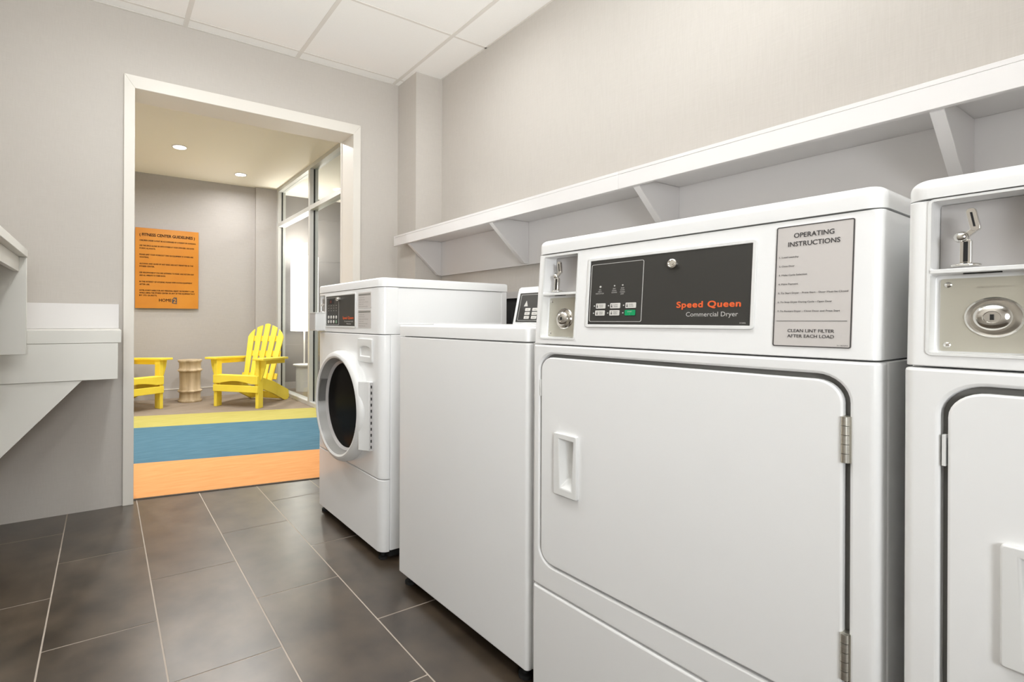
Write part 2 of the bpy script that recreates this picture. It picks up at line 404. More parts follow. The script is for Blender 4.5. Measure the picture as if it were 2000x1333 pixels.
# glazed partition
bm = BM()
WD0, WD1 = WX, WX+0.10
ym, yf, yn = 2.44, 3.62, 0.9
ycols = [(yf, 3.70), (2.42, 2.47), (1.16, 1.21), (yn, yn+0.05)]
for a, b2 in ycols: box(bm, WD0, WD1, a, b2, 0.006, FCEIL)
for z0, z1 in ((0.006, 0.05), (2.205, 2.255), (FCEIL-0.045, FCEIL)): box(bm, WD0+0.001, WD1-0.001, yn, 3.70, z0, z1)
wf = struct('window_1', bm, 'alu', bevel=0.0015, seg=2)
bm = BM()
for a, b2 in ycols:
    for yy in ((a-0.004, a), (b2, b2+0.004)): box(bm, WD0+0.045, WD0+0.062, yy[0], yy[1], 0.05, FCEIL-0.045)
obj('gasket', bm, 'dark', wf)
for (a, b2) in ((2.47, yf), (1.21, 2.42)):
    for z0, z1 in ((0.05, 2.205), (2.255, FCEIL-0.045)):
        bm = BM(); box(bm, WD0+0.050, WD0+0.057, a, b2, z0, z1); obj('pane', bm, 'glass', wf)

# ------------------------------------------------------------------ ceiling fixtures
def downlight(x, y, z, label, group, r=0.062):
    t = thing('downlight', label, 'ceiling light', (x, y, z), 0, group)
    bm = BM(); lathe(bm, [(r, 0.0), (r+0.014, 0.0), (r+0.014, -0.005), (r, -0.007)], (0, 0, 0), close=True, n=40)
    obj('trim_ring', bm, 'laminate', t)
    bm = BM(); cyl(bm, (0, 0, 0.0), (0, 0, -0.004), r, n=40); obj('lens', bm, 'lens', t)
    return t
for i, (x, y) in enumerate(LOBBY):
    downlight(x, y, FCEIL, ['round recessed lobby downlight, nearer and larger of the two seen through the doorway',
        'round recessed lobby downlight, the farther one towards the glass partition',
        'round recessed lobby downlight left of the doorway, out of view', 'round recessed lobby downlight just inside the doorway head, out of view',
        'round recessed lobby downlight far left, out of view'][i], 'lobby downlights')
for i, (x, y) in enumerate(LAUNDRY):
    downlight(x, y, CEIL, ['round recessed downlight in the laundry ceiling above the front-loading washer',
        'round recessed laundry downlight above the doorway end of the aisle', 'round recessed laundry downlight above the nearest full dryer',
        'round recessed laundry downlight above the aisle in front of the dryers', 'round recessed laundry downlight above the dryer cut by the right edge',
        'round recessed laundry downlight behind the camera'][i], 'laundry downlights', 0.08)

# ------------------------------------------------------------------ machines
# local frame of a machine: x along its front (left to right), y into the machine, z up, origin front left floor
def machine_root(name, label, cat, x, y, th, group=None):
    return thing(name, label, cat, (x, y, 0), -PI/2 + th, group)
def plan(bm, u0, u1, d0, d1, z0, z1, r=0.03, n=7):
    pts = [(u1, d1), (u0, d1)]
    for i in range(n+1):
        a = PI + PI/2*i/n; pts.append((u0+r+r*math.cos(a), d0+r+r*math.sin(a)))
    for i in range(n+1):
        a = 1.5*PI + PI/2*i/n; pts.append((u1-r+r*math.cos(a), d0+r+r*math.sin(a)))
    prism(bm, pts, 'z', z0, z1)
def top_round(bm, z, off, seg=5):
    """round the upper rim only"""
    bmesh.ops.recalc_face_normals(bm, faces=bm.faces)
    es = [e for e in bm.edges if all(abs(v.co.z-z) < 1e-5 for v in e.verts)]
    bmesh.ops.bevel(bm, geom=es, offset=off, segments=seg, affect='EDGES', profile=0.5)
def slant(o, zs, zl, sl, kids=True):
    for v in o.data.vertices:
        if v.co.z > zs: v.co.y += sl*(v.co.z-zs)/(zl-zs)
def feet(root, wd, dp, zb, black=True):
    for u in (0.035, wd-0.035):
        for d in (0.030, dp-0.03):
            bm = BM(); cyl(bm, (u, d, 0), (u, d, 0.010), 0.018); cyl(bm, (u, d, 0.012), (u, d, zb+0.006), 0.009)
            obj('leveling_foot', bm, 'dark', root)
    bm = BM(); box(bm, 0.012, wd-0.012, 0.045, dp-0.01, 0.010, zb+0.001); obj('plinth', bm, 'dark', root, label='black recessed base under the cabinet')

def coin_plate(root, u0, u1, z0, z1, d, zs, zl, sl, cu, cz, scale=1.0):
    """recessed steel plate with a round barrel lock"""
    bm = BM(); prism(bm, rrect(u0, u1, z0, z1, 0.003), 'y', d-0.002, d+0.001)
    pl = obj('vault_plate', bm, 'satin', root, label='brushed metal coin vault plate')
    bm = BM(); s = scale
    lathe(bm, [(0.0255*s, 0), (0.0255*s, 0.0015), (0.0235*s, 0.003), (0.018*s, 0.001), (0.0175*s, 0.003), (0.0165*s, 0.009), (0.013*s, 0.0125), (0.0075*s, 0.0135), (0.0070*s, 0.0125)],
          (cu, d-0.002, cz), 'y', 40, -1)
    lk = obj('vault_lock', bm, 'chrome', pl)
    bm = BM(); prism(bm, [(cu-0.0015, cz-0.0035), (cu+0.0015, cz-0.0035), (cu+0.0015, cz+0.0035), (cu-0.0015, cz+0.0035)], 'y', d-0.0165, d-0.014)
    ky = obj('keyhole', bm, 'dark', pl)
    parts = [pl, lk, ky]
    for uu, zz in ((u0+0.007, z0+0.008), (u0+0.007, z1-0.008), (u1-0.007, z0+0.008), (u1-0.007, z1-0.008)):
        bm = BM(); lathe(bm, [(0.0038, 0), (0.0036, 0.0015), (0.002, 0.0025), (0.0003, 0.0027)], (uu, d-0.002, zz), 'y', 16, -1)
        parts.append(obj('screw', bm, 'chrome', pl))
    bm = BM(); put_text(bm, 'UNLAWFUL ENTRY', cu, z1-0.0135, 0.0026, d=d-0.0024, align='c')
    parts.append(obj('engraving', bm, 'steel', pl, smooth=False))
    for p in parts: slant(p, zs, zl, sl)
def coin_slot(root, u, zf, ztop, dmid, zs, zl, sl, face_rz=0):
    """chrome coin drop: round foot, slotted post, ball joint and slotted upper arm"""
    h = ztop - zf
    bm = BM()
    lathe(bm, [(0.0125, 0), (0.0135, 0.0012), (0.0135, 0.0030), (0.0085, 0.0045), (0.006, 0.0052)], (u, dmid, zf), 'z', 28)
    prism(bm, rrect(u-0.0052, u+0.0052, zf+0.003, zf+h*0.47, 0.003), 'y', dmid-0.004, dmid+0.004)
    lathe(bm, [(0.0005, -0.0075), (0.004, -0.0064), (0.0065, -0.0038), (0.0075, 0), (0.0065, 0.0038), (0.004, 0.0064), (0.0005, 0.0075)], (u-0.004, dmid-0.001, zf+h*0.52), 'z', 36)
    ax, az, bx_, bz, rr = u+0.0042, zf+h*0.945, u+0.0080, zf+h*0.66, 0.0046
    an = math.atan2(az-bz, ax-bx_)
    pts = [(ax+rr*math.cos(an-PI/2+PI*k/8), az+rr*math.sin(an-PI/2+PI*k/8)) for k in range(9)] + [(bx_+rr*math.cos(an+PI/2+PI*k/8), bz+rr*math.sin(an+PI/2+PI*k/8)) for k in range(9)]
    prism(bm, pts, 'y', dmid-0.004, dmid+0.003)
    prism(bm, [(u-0.0065, zf+h*0.50), (u+0.0005, zf+h*0.48), (u+0.0105, zf+h*0.615), (u+0.0050, zf+h*0.665)], 'y', dmid-0.0037, dmid+0.0027)
    o1 = obj('coin_drop', bm, 'chrome', root, bevel=0.0006, seg=2)
    bm = BM(); box(bm, u-0.0018, u+0.0022, dmid-0.0045, dmid-0.0038, zf+0.006, zf+h*0.43)
    o2 = obj('coin_slit', bm, 'dark', o1)
    bm = BM(); prism(bm, [(u+0.0066, zf+h*0.68), (u+0.0086, zf+h*0.68), (u+0.0054, zf+h*0.93), (u+0.0034, zf+h*0.93)], 'y', dmid-0.0045, dmid-0.0038)
    o3 = obj('coin_slit', bm, 'dark', o1)
    for o in (o1, o2, o3): slant(o, zs, zl, sl)

def dryer(label, x, y, th, zs, zl, zt, sl, ml, group, dd=0.0):
    WD, DP, ZB, ZK = 0.66, 0.66, 0.034, 0.301
    root = machine_root('tumble_dryer', label, 'dryer', x, y, th, group)
    feet(root, WD, DP, ZB)
    # cabinet shell behind the front panels
    bm = BM(); plan(bm, 0.0, WD, 0.037, DP, ZB, zs-0.002, 0.004)
    obj('cabinet', bm, 'enamel', root, bevel=0.002, seg=2)
    # lower access panel
    bm = BM(); plan(bm, 0.0, WD, 0.0, 0.0355, ZB, ZK-0.003, 0.012)
    obj('lower_panel', bm, 'enamel', root, bevel=0.005, seg=3)
    # front panel with the door opening
    D0, D1, DZ0, DZ1, R = 0.0305+dd, 0.6185+dd*0.5, 0.3675, 0.8725, 0.034
    bm = BM(); plan(bm, 0.0, WD, 0.0, 0.0355, ZK+0.001, zs-0.0025, 0.012)
    fp = obj('front_panel', bm, 'enamel', root)
    bm = BM(); prism(bm, rrect(D0-0.0075, D1+0.0075, DZ0-0.0065, DZ1+0.0085, R+0.007, 8), 'y', -0.02, 0.018)
    cut(fp, bm); md = fp.modifiers.new('bevel', 'BEVEL'); md.width = 0.0045; md.segments = 3; md.limit_method = 'ANGLE'; md.angle_limit = math.radians(60)
    bm = BM(); prism(bm, rrect(D0-0.0065, D1+0.0065, DZ0-0.0055, DZ1+0.0075, R+0.006, 8), 'y', 0.0145, 0.0175)
    obj('door_seal', bm, 'seal', root)
    bm = BM(); prism(bm, rrect(D0, D1, DZ0, DZ1, R, 8), 'y', -0.002, 0.0142)
    door = obj('door', bm, 'enamel', root)
    # moulded pull with a tapered finger well
    hu0, hu1, hz0, hz1 = 0.076+dd, 0.143+dd, 0.548, 0.695
    bm = BM()
    prism(bm, rrect(hu0, hu1, hz0, hz1, 0.004, 3), 'y', -0.0105, 0.0125)
    h = obj('door_handle', bm, 'plastic', door, label='white moulded plastic pull with finger well')
    bm = BM()
    f0 = [(hu0+0.020, hz0+0.018), (hu1-0.012, hz0+0.018), (hu1-0.008, hz1-0.014), (hu0+0.016, hz1-0.012)]
    f1 = [(hu0+0.030, hz0+0.040), (hu1-0.030, hz0+0.040), (hu1-0.013, hz1-0.018), (hu0+0.018, hz1-0.018)]
    A = [bm.verts.new((p[0], -0.02, p[1])) for p in f0]; A2 = [bm.verts.new((p[0], -0.0105, p[1])) for p in f0]; B = [bm.verts.new((p[0], 0.0115, p[1])) for p in f1]
    bm.faces.new(A); bm.faces.new(B[::-1])
    for X, Y in ((A, A2), (A2, B)):
        for i in range(4): bm.faces.new((X[i], X[(i+1) % 4], Y[(i+1) % 4], Y[i]))
    cut(h, bm)
    bm = BM(); prism(bm, rrect(hu0+0.003, hu1-0.003, hz0+0.003, hz1-0.003, 0.003, 3), 'y', -0.02, 0.0128); cut(door, bm)
    md = h.modifiers.new('bevel', 'BEVEL'); md.width = 0.0022; md.segments = 3; md.limit_method = 'ANGLE'; md.angle_limit = math.radians(40)
    md = door.modifiers.new('bevel', 'BEVEL'); md.width = 0.003; md.segments = 3; md.limit_method = 'ANGLE'; md.angle_limit = math.radians(60)
    for zz in (0.751, 0.4275):
        bm = BM()
        for k in range(5): cyl(bm, (D1+0.0035, -0.003, zz+k*0.0138+0.0004), (D1+0.0035, -0.003, zz+(k+1)*0.0138-0.0004), 0.0048, n=16)
        box(bm, D1-0.003, D1+0.010, -0.0012, 0.013, zz, zz+0.069)
        obj('hinge', bm, 'steel', root, label='steel knuckle hinge on the right side of the door')
    bm = BM(); box(bm, D0-0.0052, D0-0.0018, -0.001, 0.012, 0.775, 0.815); obj('strike', bm, 'plastic', root)
    # control housing
    bm = BM(); plan(bm, 0.0015, WD-0.0015, 0.0, DP, zs, zl-0.002, 0.012)
    hs_ = obj('control_housing', bm, 'enamel', root)
    zm = 1.0275
    bm = BM()
    prism(bm, rrect(0.0245, 0.1255, zm+0.003, 1.121, 0.004, 3), 'y', -0.05, 0.046)
    cut(hs_, bm)
    bm = BM()
    prism(bm, rrect(0.0245, 0.1255, 0.9205, zm-0.003, 0.004, 3), 'y', -0.05, 0.024)
    cut(hs_, bm)
    slant(hs_, zs, zl, sl)
    md = hs_.modifiers.new('bevel', 'BEVEL'); md.width = 0.0012; md.segments = 2; md.limit_method = 'ANGLE'; md.angle_limit = math.radians(50)
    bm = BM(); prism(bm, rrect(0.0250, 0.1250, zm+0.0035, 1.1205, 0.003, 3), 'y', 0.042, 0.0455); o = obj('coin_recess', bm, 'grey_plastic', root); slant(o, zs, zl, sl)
    bm = BM(); frame_ring(bm, 0.0215, 0.1285, 0.9175, 1.124, 0.0032, -0.0018, 0.002, 0.006)
    box(bm, 0.0235, 0.1265, -0.0018, 0.004, zm-0.0022, zm+0.0022)
    o = obj('coin_frame', bm, 'plastic', root); slant(o, zs, zl, sl)
    bm = BM(); box(bm, 0.052, 0.085, -0.0005, 0.0005, zm-0.0075, zm-0.006); o = obj('coin_return_slot', bm, 'dark', root); o.data.transform(Matrix.Translation((0, 0.012, 0.003)));  slant(o, zs, zl, sl)
    coin_plate(root, 0.030, 0.1235, 0.923, 1.0185, 0.0235, zs, zl, sl, 0.0775+ml, 0.9675)
    coin_slot(root, 0.0535, zm+0.0055, 1.108, 0.016, zs, zl, sl)
    # lid
    bm = BM(); plan(bm, 0.0, WD, sl-0.003, DP+0.002, zl, zt, 0.024, 14); top_round(bm, zt, 0.015, 7)
    obj('lid', bm, 'enamel', root, angle=50)
    # dark membrane panel in its raised surround
    bm = BM(); frame_ring(bm, 0.1565, 0.4985, 0.9475, 1.1035, 0.0065, -0.0035, 0.002, 0.006)
    o = obj('panel_surround', bm, 'plastic', root, bevel=0.001, seg=2); slant(o, zs, zl, sl)
    bm = BM(); prism(bm, rrect(0.162, 0.4925, 0.953, 1.098, 0.0015, 2), 'y', -0.0018, 0.001)
    cp = obj('control_panel', bm, 'panel', root, label='charcoal membrane control panel'); slant(cp, zs, zl, sl)
    def sub(name, bm, m, **k):
        o = obj(name, bm, m, cp, **k); slant(o, zs, zl, sl); return o
    bm = BM(); frame_ring(bm, 0.1665, 0.2925, 0.960, 1.0885, 0.0010, -0.0025, -0.0015, 0.004); sub('outline', bm, 'grey_ink')
    bm = BM(); put_text(bm, 'Speed Queen', 0.3645, 0.9877, 0.0116, 0.1120, d=-0.0024, bold=0.034, space=1.10); sub('brand_lettering', bm, 'orange_ink', smooth=False)
    bm = BM(); put_text(bm, 'Commercial Dryer', 0.3830, 0.9705, 0.0088, 0.090, d=-0.0024)
    put_text(bm, '512406', 0.476, 0.9575, 0.0024, d=-0.0024); sub('type_lettering', bm, 'grey_ink', smooth=False)
    bm = BM(); cols = (0.1835, 0.2195, 0.2560)
    for r_, z0 in enumerate((0.9900, 0.9745)):
        for k, u0 in enumerate(cols):
            bm = BM(); prism(bm, rrect(u0-0.001*r_, u0+0.0235-0.001*r_, z0-0.001, z0+0.0115-0.001, 0.0015, 3), 'y', -0.0034, -0.0018)
            g = (r_ == 1 and k == 2)
            sub('button', bm, 'green' if g else 'key', label='green START button' if g else None)
            bm = BM(); t = [['HIGH', 'TEMP'], ['LOW', 'TEMP'], ['DEL', 'ICATES'], ['MED', 'TEMP'], ['PERM', 'PRESS'], ['START', '']][r_*3+k]
            if g:
                put_text(bm, 'START', u0+0.0107, z0+0.0055, 0.0027, d=-0.0038, align='c'); put_text(bm, 'v', u0+0.0107, z0+0.0012, 0.0022, d=-0.0038, align='c')
            else:
                put_text(bm, t[0], u0+0.0085, z0+0.0055, 0.0023, 0.010, d=-0.0038); put_text(bm, t[1], u0+0.0085, z0+0.0018, 0.0023, 0.010, d=-0.0038)
                cyl(bm, (u0+0.004, -0.0036, z0+0.0028), (u0+0.004, -0.0039, z0+0.0028), 0.0016, n=10)
                box(bm, u0+0.0034, u0+0.0046, -0.0039, -0.0036, z0+0.0028, z0+0.008)
            sub('button_marking', bm, 'grey_ink' if g else 'dark_ink', smooth=False)
    bm = BM()
    for r_, z0 in enumerate((0.9950, 0.9790)):
        for k, u0 in enumerate(cols): 
            bm = BM(); cyl(bm, (u0-0.0048-0.001*r_, -0.0018, z0), (u0-0.0048-0.001*r_, -0.003, z0), 0.0014, n=10); sub('indicator', bm, 'grey_ink')
    for u0, z0, rr in ((0.192, 1.0375, 0.0022), (0.2270, 1.038, 0.0015), (0.2465, 1.0385, 0.0015)):
        bm = BM(); cyl(bm, (u0, -0.0018, z0), (u0, -0.003, z0), rr, n=12); sub('indicator', bm, 'grey_ink')
    bm = BM()
    for u0, z0, ls in ((0.191, 1.0295, ['ON', 'HEAT', 'INDICATOR']), (0.227, 1.0305, ['DRY', 'COOL', 'DOWN']), (0.2465, 1.031, ['ADD', 'COIN', 'CLEAN', 'LINT'])):
        for i, s_ in enumerate(ls): put_text(bm, s_, u0, z0-i*0.0042, 0.0028, d=-0.0024, align='c')
    sub('indicator_lettering', bm, 'grey_ink', smooth=False)
    bm = BM(); lathe(bm, [(0.0098, 0), (0.0098, 0.004), (0.0090, 0.0075), (0.0068, 0.0085), (0.0058, 0.0075), (0.0035, 0.0075), (0.0033, 0.0095), (0.0005, 0.0095)], (0.3545, -0.0018, 1.0740), 'y', 32, -1)
    sub('key_lock', bm, 'chrome', label='round chrome key lock')
    # instruction plate
    P0, P1, PZ0, PZ1 = 0.5262, 0.6278, 0.921, 1.118
    bm = BM(); prism(bm, rrect(P0, P1, PZ0, PZ1, 0.003, 3), 'y', -0.0012, 0.0005)
    ip = obj('instruction_plate', bm, 'decal', root, label='pale grey plate of operating instructions with dark border'); slant(ip, zs, zl, sl)
    def sub2(name, bm, m, **k):
        o = obj(name, bm, m, ip, **k); slant(o, zs, zl, sl); return o
    bm = BM(); frame_ring(bm, P0+0.0004, P1-0.0004, PZ0+0.0004, PZ1-0.0004, 0.0014, -0.0018, -0.0008, 0.003); box(bm, P0+0.005, P1-0.006, -0.0018, -0.001, 0.9622, 0.9628)
    sub2('border', bm, 'dark_ink')
    bm = BM(); uc = (P0+P1)/2
    put_text(bm, 'OPERATING', uc, 1.0975, 0.0080, 0.0520, d=-0.0018, bold=0.012, align='c')
    put_text(bm, 'INSTRUCTIONS', uc, 1.0835, 0.0080, 0.0670, d=-0.0018, bold=0.012, align='c')
    sub2('lettering', bm, 'dark_ink', smooth=False); bm = BM()
    for i, s_ in enumerate(['1. Load Laundry', '2. Close Door', '3. Make Cycle Selection', '4. Make Payment', '5. To Start Dryer - Press Start - Door Must be Closed',
                            '6. To Stop Dryer During Cycle - Open Door', '7. To Restart Dryer - Close Door and Press Start']):
        put_text(bm, s_, P0+0.0055, 1.0655-i*0.01475, 0.0029, [0.0265, 0.0215, 0.0385, 0.0270, 0.0905, 0.0715, 0.0815][i], d=-0.0018, bold=0.004)
    sub2('lettering', bm, 'dark_ink', smooth=False); bm = BM()
    put_text(bm, 'CLEAN LINT FILTER', uc, 0.9445, 0.0052, 0.0600, d=-0.0018, bold=0.008, align='c')
    put_text(bm, 'AFTER EACH LOAD', uc, 0.9360, 0.0052, 0.0600, d=-0.0018, bold=0.008, align='c')
    put_text(bm, '511836R5', P1-0.004, 0.9245, 0.0018, 0.013, d=-0.0018, align='r')
    sub2('lettering', bm, 'dark_ink', smooth=False)
    return root
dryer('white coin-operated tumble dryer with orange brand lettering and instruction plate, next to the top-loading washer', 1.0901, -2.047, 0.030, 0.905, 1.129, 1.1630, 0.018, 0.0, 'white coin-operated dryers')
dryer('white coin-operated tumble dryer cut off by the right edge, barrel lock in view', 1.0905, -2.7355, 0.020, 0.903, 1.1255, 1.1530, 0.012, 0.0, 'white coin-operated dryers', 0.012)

# top-loading washer
def top_loader():
    WD, DP, ZB, zs, zt = 0.640, 0.66, 0.040, 0.9065, 0.9455
    root = machine_root('top_loading_washer', 'plain white top-loading washer between the front-loading washer and the dryer, slanted console at its back', 'washing machine', 1.0897, -1.373, 0.030)
    feet(root, WD, DP, ZB)
    bm = BM(); plan(bm, 0.0, WD, 0.022, DP, ZB, zs-0.002, 0.004); obj('cabinet', bm, 'enamel', root, bevel=0.002, seg=2)
    bm = BM(); plan(bm, 0.0, WD, 0.0, 0.021, ZB, zs-0.0035, 0.012); obj('front_panel', bm, 'enamel', root, bevel=0.004, seg=3)
    bm = BM(); plan(bm, 0.0, WD, -0.0015, DP, zs, zt, 0.013); top_round(bm, zt, 0.007, 4); obj('top_panel', bm, 'enamel', root, angle=50)
    bm = BM(); prism(bm, rrect(0.10, WD-0.10, 0.07, 0.53, 0.03), 'z', zt-0.002, zt+0.004); obj('lid', bm, 'enamel', root, bevel=0.002, seg=2)
    # console: wedge with sloping face
    y0, y1, z1 = 0.574, 0.66, 1.108
    bm = BM()
    prism(bm, [(y0, zt), (y0+0.036, z1-0.018), (y0+0.041, z1-0.006), (y0+0.052, z1), (y1, z1), (y1, zt)], 'x', -0.002, WD+0.002)
    cs = obj('console', bm, 'enamel', root, bevel=0.004, seg=3)
    k = 0.036/(z1-0.018-zt)
    def sub(name, bm, m, par, **kw):
        o = obj(name, bm, m, par, **kw)
        for v in o.data.vertices: v.co.y += y0 + k*(v.co.z-zt)
        return o
    bm = BM(); prism(bm, rrect(0.016, 0.42, 0.958, 1.081, 0.003), 'y', -0.0022, 0.001); cp = sub('control_panel', bm, 'panel', root, label='charcoal membrane control panel')
    bm = BM(); frame_ring(bm, 0.026, 0.19, 0.964, 1.074, 0.0014, -0.003, -0.0018, 0.003); sub('outline', bm, 'grey_ink', cp)
    bm = BM(); prism(bm, [(0.050, 1.024), (0.072, 1.024), (0.061, 1.048)], 'y', -0.003, -0.0018); sub('load_mark', bm, 'grey_ink', cp)
    for r_ in range(3):
        for c_ in range(3):
            u0 = 0.062+c_*0.040; z0 = 1.004-r_*0.0165
            bm = BM(); prism(bm, rrect(u0, u0+0.028, z0, z0+0.0125, 0.002, 3), 'y', -0.004, -0.002); sub('button', bm, 'key', cp)
    bm = BM()
    for r_ in range(3):
        box(bm, 0.034, 0.052, -0.003, -0.0018, 1.008-r_*0.0165, 1.0095-r_*0.0165)
        for c_ in range(3): put_text(bm, ['HOT', 'WARM', 'COLD'][c_], 0.076+c_*0.04, 1.008-r_*0.0165, 0.004, d=-0.0042, align='c')
    sub('markings', bm, 'dark_ink', cp, smooth=False)
top_loader()

# front-loading washer
def front_loader():
    WD, DP, ZB, zs, zsp, zl, zt, sl = 0.668, 0.665, 0.040, 0.9065, 0.3256, 1.098, 1.134, 0.0
    root = machine_root('front_loading_washer', 'white front-loading washer with round black glass door, nearest the doorway', 'washing machine', 1.089, -0.553, 0.013)
    feet(root, WD, DP, ZB)
    bm = BM(); plan(bm, 0.0, WD, 0.043, DP, ZB, zs-0.002, 0.004); obj('cabinet', bm, 'enamel', root, bevel=0.002, seg=2)
    bm = BM(); plan(bm, 0.0, WD, 0.0, 0.0415, ZB-0.004, zsp-0.002, 0.034); obj('lower_panel', bm, 'enamel', root, bevel=0.003, seg=3)
    bm = BM(); plan(bm, 0.0, WD, 0.0, 0.0415, zsp+0.001, zs-0.003, 0.034)
    fp = obj('front_panel', bm, 'enamel', root)
    uc, zc = 0.334, 0.580
    bm = BM(); cyl(bm, (uc, -0.05, zc), (uc, 0.036, zc), 0.216, n=64); cut(fp, bm)
    md = fp.modifiers.new('bevel', 'BEVEL'); md.width = 0.003; md.segments = 3; md.limit_method = 'ANGLE'; md.angle_limit = math.radians(60)
    bm = BM()
    lathe(bm, [(0.240, -0.004), (0.246, 0.010), (0.246, 0.030), (0.241, 0.044), (0.232, 0.052), (0.222, 0.054), (0.214, 0.050), (0.209, 0.036), (0.204, 0.014), (0.199, 0.002), (0.195, -0.004)],
          (uc, 0, zc), 'y', 96, -1, close=True)
    door = obj('door', bm, 'plastic', root, label='round white door ring')
    bm = BM(); lathe(bm, [(0.197, 0.008), (0.186, 0.003), (0.16, -0.010), (0.10, -0.022), (0.05, -0.027), (0.002, -0.028)], (uc, 0.006, zc), 'y', 72, -1)
    obj('door_glass', bm, 'glass_black', door, label='black glass bowl of the door')
    bm = BM(); lathe(bm, [(0.2025, 0.010), (0.2005, 0.013), (0.193, 0.008), (0.189, 0.005), (0.190, 0.001), (0.198, 0.001)], (uc, 0, zc), 'y', 72, -1, close=True)
    obj('glass_rim', bm, 'grey_plastic', door)
    bm = BM(); lathe(bm, [(0.2130, 0.049), (0.2078, 0.036), (0.2028, 0.014), (0.1978, 0.002), (0.1995, 0.001), (0.2045, 0.013), (0.2095, 0.036), (0.2142, 0.0485)], (uc, 0, zc), 'y', 96, -1, close=True)
    obj('ring_inner_shade', bm, 'inner_shade', door)  # thin grey skin over the white ring, standing in for its inner shade
    # finger recess on the left of the ring
    bm = BM()
    def arc(r0, r1, a0, a1, y0, y1, n=10):
        pts = [(uc+r0*math.cos(math.radians(a0+(a1-a0)*i/n)), zc+r0*math.sin(math.radians(a0+(a1-a0)*i/n))) for i in range(n+1)]
        pts += [(uc+r1*math.cos(math.radians(a1-(a1-a0)*i/n)), zc+r1*math.sin(math.radians(a1-(a1-a0)*i/n))) for i in range(n+1)]
        prism(bm, pts, 'y', y0, y1)
    arc(0.2015, 0.2115, 150, 182, -0.045, -0.012)
    obj('door_pull', bm, 'seal', door, label='dark finger recess inside the door ring')
    # hinge cover to the right of the door
    bm = BM()
    prism(bm, [(0.556, 0.0), (0.600, 0.0), (0.600, -0.018), (0.588, -0.021), (0.562, -0.046), (0.556, -0.046)], 'z', 0.430, 0.712)
    hc = obj('hinge_cover', bm, 'plastic', root, bevel=0.002, seg=2)
    bm = BM(); box(bm, 0.5995, 0.6006, -0.0165, -0.0015, 0.434, 0.708); st = obj('hinge_strip', bm, 'grey_plastic', hc)
    for i in range(11):
        bm = BM(); box(bm, 0.6004, 0.6012, -0.0115, -0.0060, 0.440+i*0.0245, 0.440+i*0.0245+0.012); obj('hinge_slot', bm, 'dark', hc)
    # detergent drawer pull
    bm = BM(); prism(bm, rrect(0.470, 0.600, 0.786, 0.886, 0.008), 'y', -0.008, 0.001)
    dd = obj('dispenser_drawer', bm, 'plastic', root)
    bm = BM(); pts = [(0.492, 0.812), (0.584, 0.812)] + [(0.538+0.046*math.cos(math.radians(a)), 0.842+0.012*math.sin(math.radians(a))) for a in range(0, 181, 15)]
    prism(bm, pts, 'y', -0.03, -0.001); cut(dd, bm)
    md = dd.modifiers.new('bevel', 'BEVEL'); md.width = 0.003; md.segments = 3; md.limit_method = 'ANGLE'; md.angle_limit = math.radians(50)
    # control housing
    bm = BM(); plan(bm, 0.0, WD-0.002, 0.0, DP, zs, zl-0.002, 0.034)
    hs_ = obj('control_housing', bm, 'enamel', root)
    bm = BM(); prism(bm, rrect(0.012, 0.090, 1.004, 1.085, 0.004, 3), 'y', -0.05, 0.030); cut(hs_, bm)
    bm = BM(); prism(bm, rrect(0.078, DP-0.03, zs+0.044, zl-0.004, 0.006, 3), 'x', WD-0.005, WD+0.02); cut(hs_, bm)
    md = hs_.modifiers.new('bevel', 'BEVEL'); md.width = 0.0025; md.segments = 2; md.limit_method = 'ANGLE'; md.angle_limit = math.radians(50)
    bm = BM(); plan(bm, -0.0005, WD-0.001, -0.002, DP+0.002, zl, zt, 0.034); top_round(bm, zt, 0.009, 4); obj('top_cap', bm, 'enamel', root, angle=50)
    # coin slot cell and protruding coin vault
    bm = BM(); prism(bm, rrect(0.013, 0.089, 1.005, 1.084, 0.003, 3), 'y', 0.026, 0.029); obj('coin_recess', bm, 'grey_plastic', root)
    coin_slot(root, 0.045, 1.003, 1.070, 0.010, zs, zl, sl)
    bm = BM(); prism(bm, rrect(0.010, 0.093, zs+0.004, 1.000, 0.004, 3), 'y', -0.050, 0.002)
    cv = obj('coin_vault', bm, 'plastic', root, bevel=0.002, seg=2, label='coin vault box sticking out of the control housing')
    bm = BM(); prism(bm, rrect(0.016, 0.087, zs+0.010, 0.994, 0.003, 3), 'y', -0.0515, -0.049); obj('vault_plate', bm, 'grey_plastic', cv, label='grey vault plate')
    bm = BM(); box(bm, 0.008, 0.095, -0.054, 0.0, 0.9985, 1.0015); obj('vault_lid', bm, 'plastic', cv)
    # membrane panel
    bm = BM(); frame_ring(bm, 0.104, 0.4375, 0.929, 1.0835, 0.007, -0.003, 0.001, 0.006); obj('panel_surround', bm, 'plastic', root, bevel=0.001, seg=2)
    bm = BM(); prism(bm, rrect(0.110, 0.4315, 0.935, 1.0775, 0.002, 2), 'y', -0.0018, 0.001)
    cp = obj('control_panel', bm, 'panel', root, label='charcoal membrane control panel')
    bm = BM(); frame_ring(bm, 0.117, 0.262, 0.941, 1.070, 0.0012, -0.0025, -0.0015, 0.004); obj('outline', bm, 'grey_ink', cp)
    bm = BM(); put_text(bm, 'Speed Queen', 0.306, 0.968, 0.0120, 0.112, d=-0.0024, bold=0.034, space=1.10); obj('brand_lettering', bm, 'orange_ink', cp, smooth=False)
    bm = BM(); put_text(bm, 'Commercial', 0.322, 0.955, 0.0065, 0.090, d=-0.0024); put_text(bm, 'Washer', 0.345, 0.944, 0.0065, 0.050, d=-0.0024)
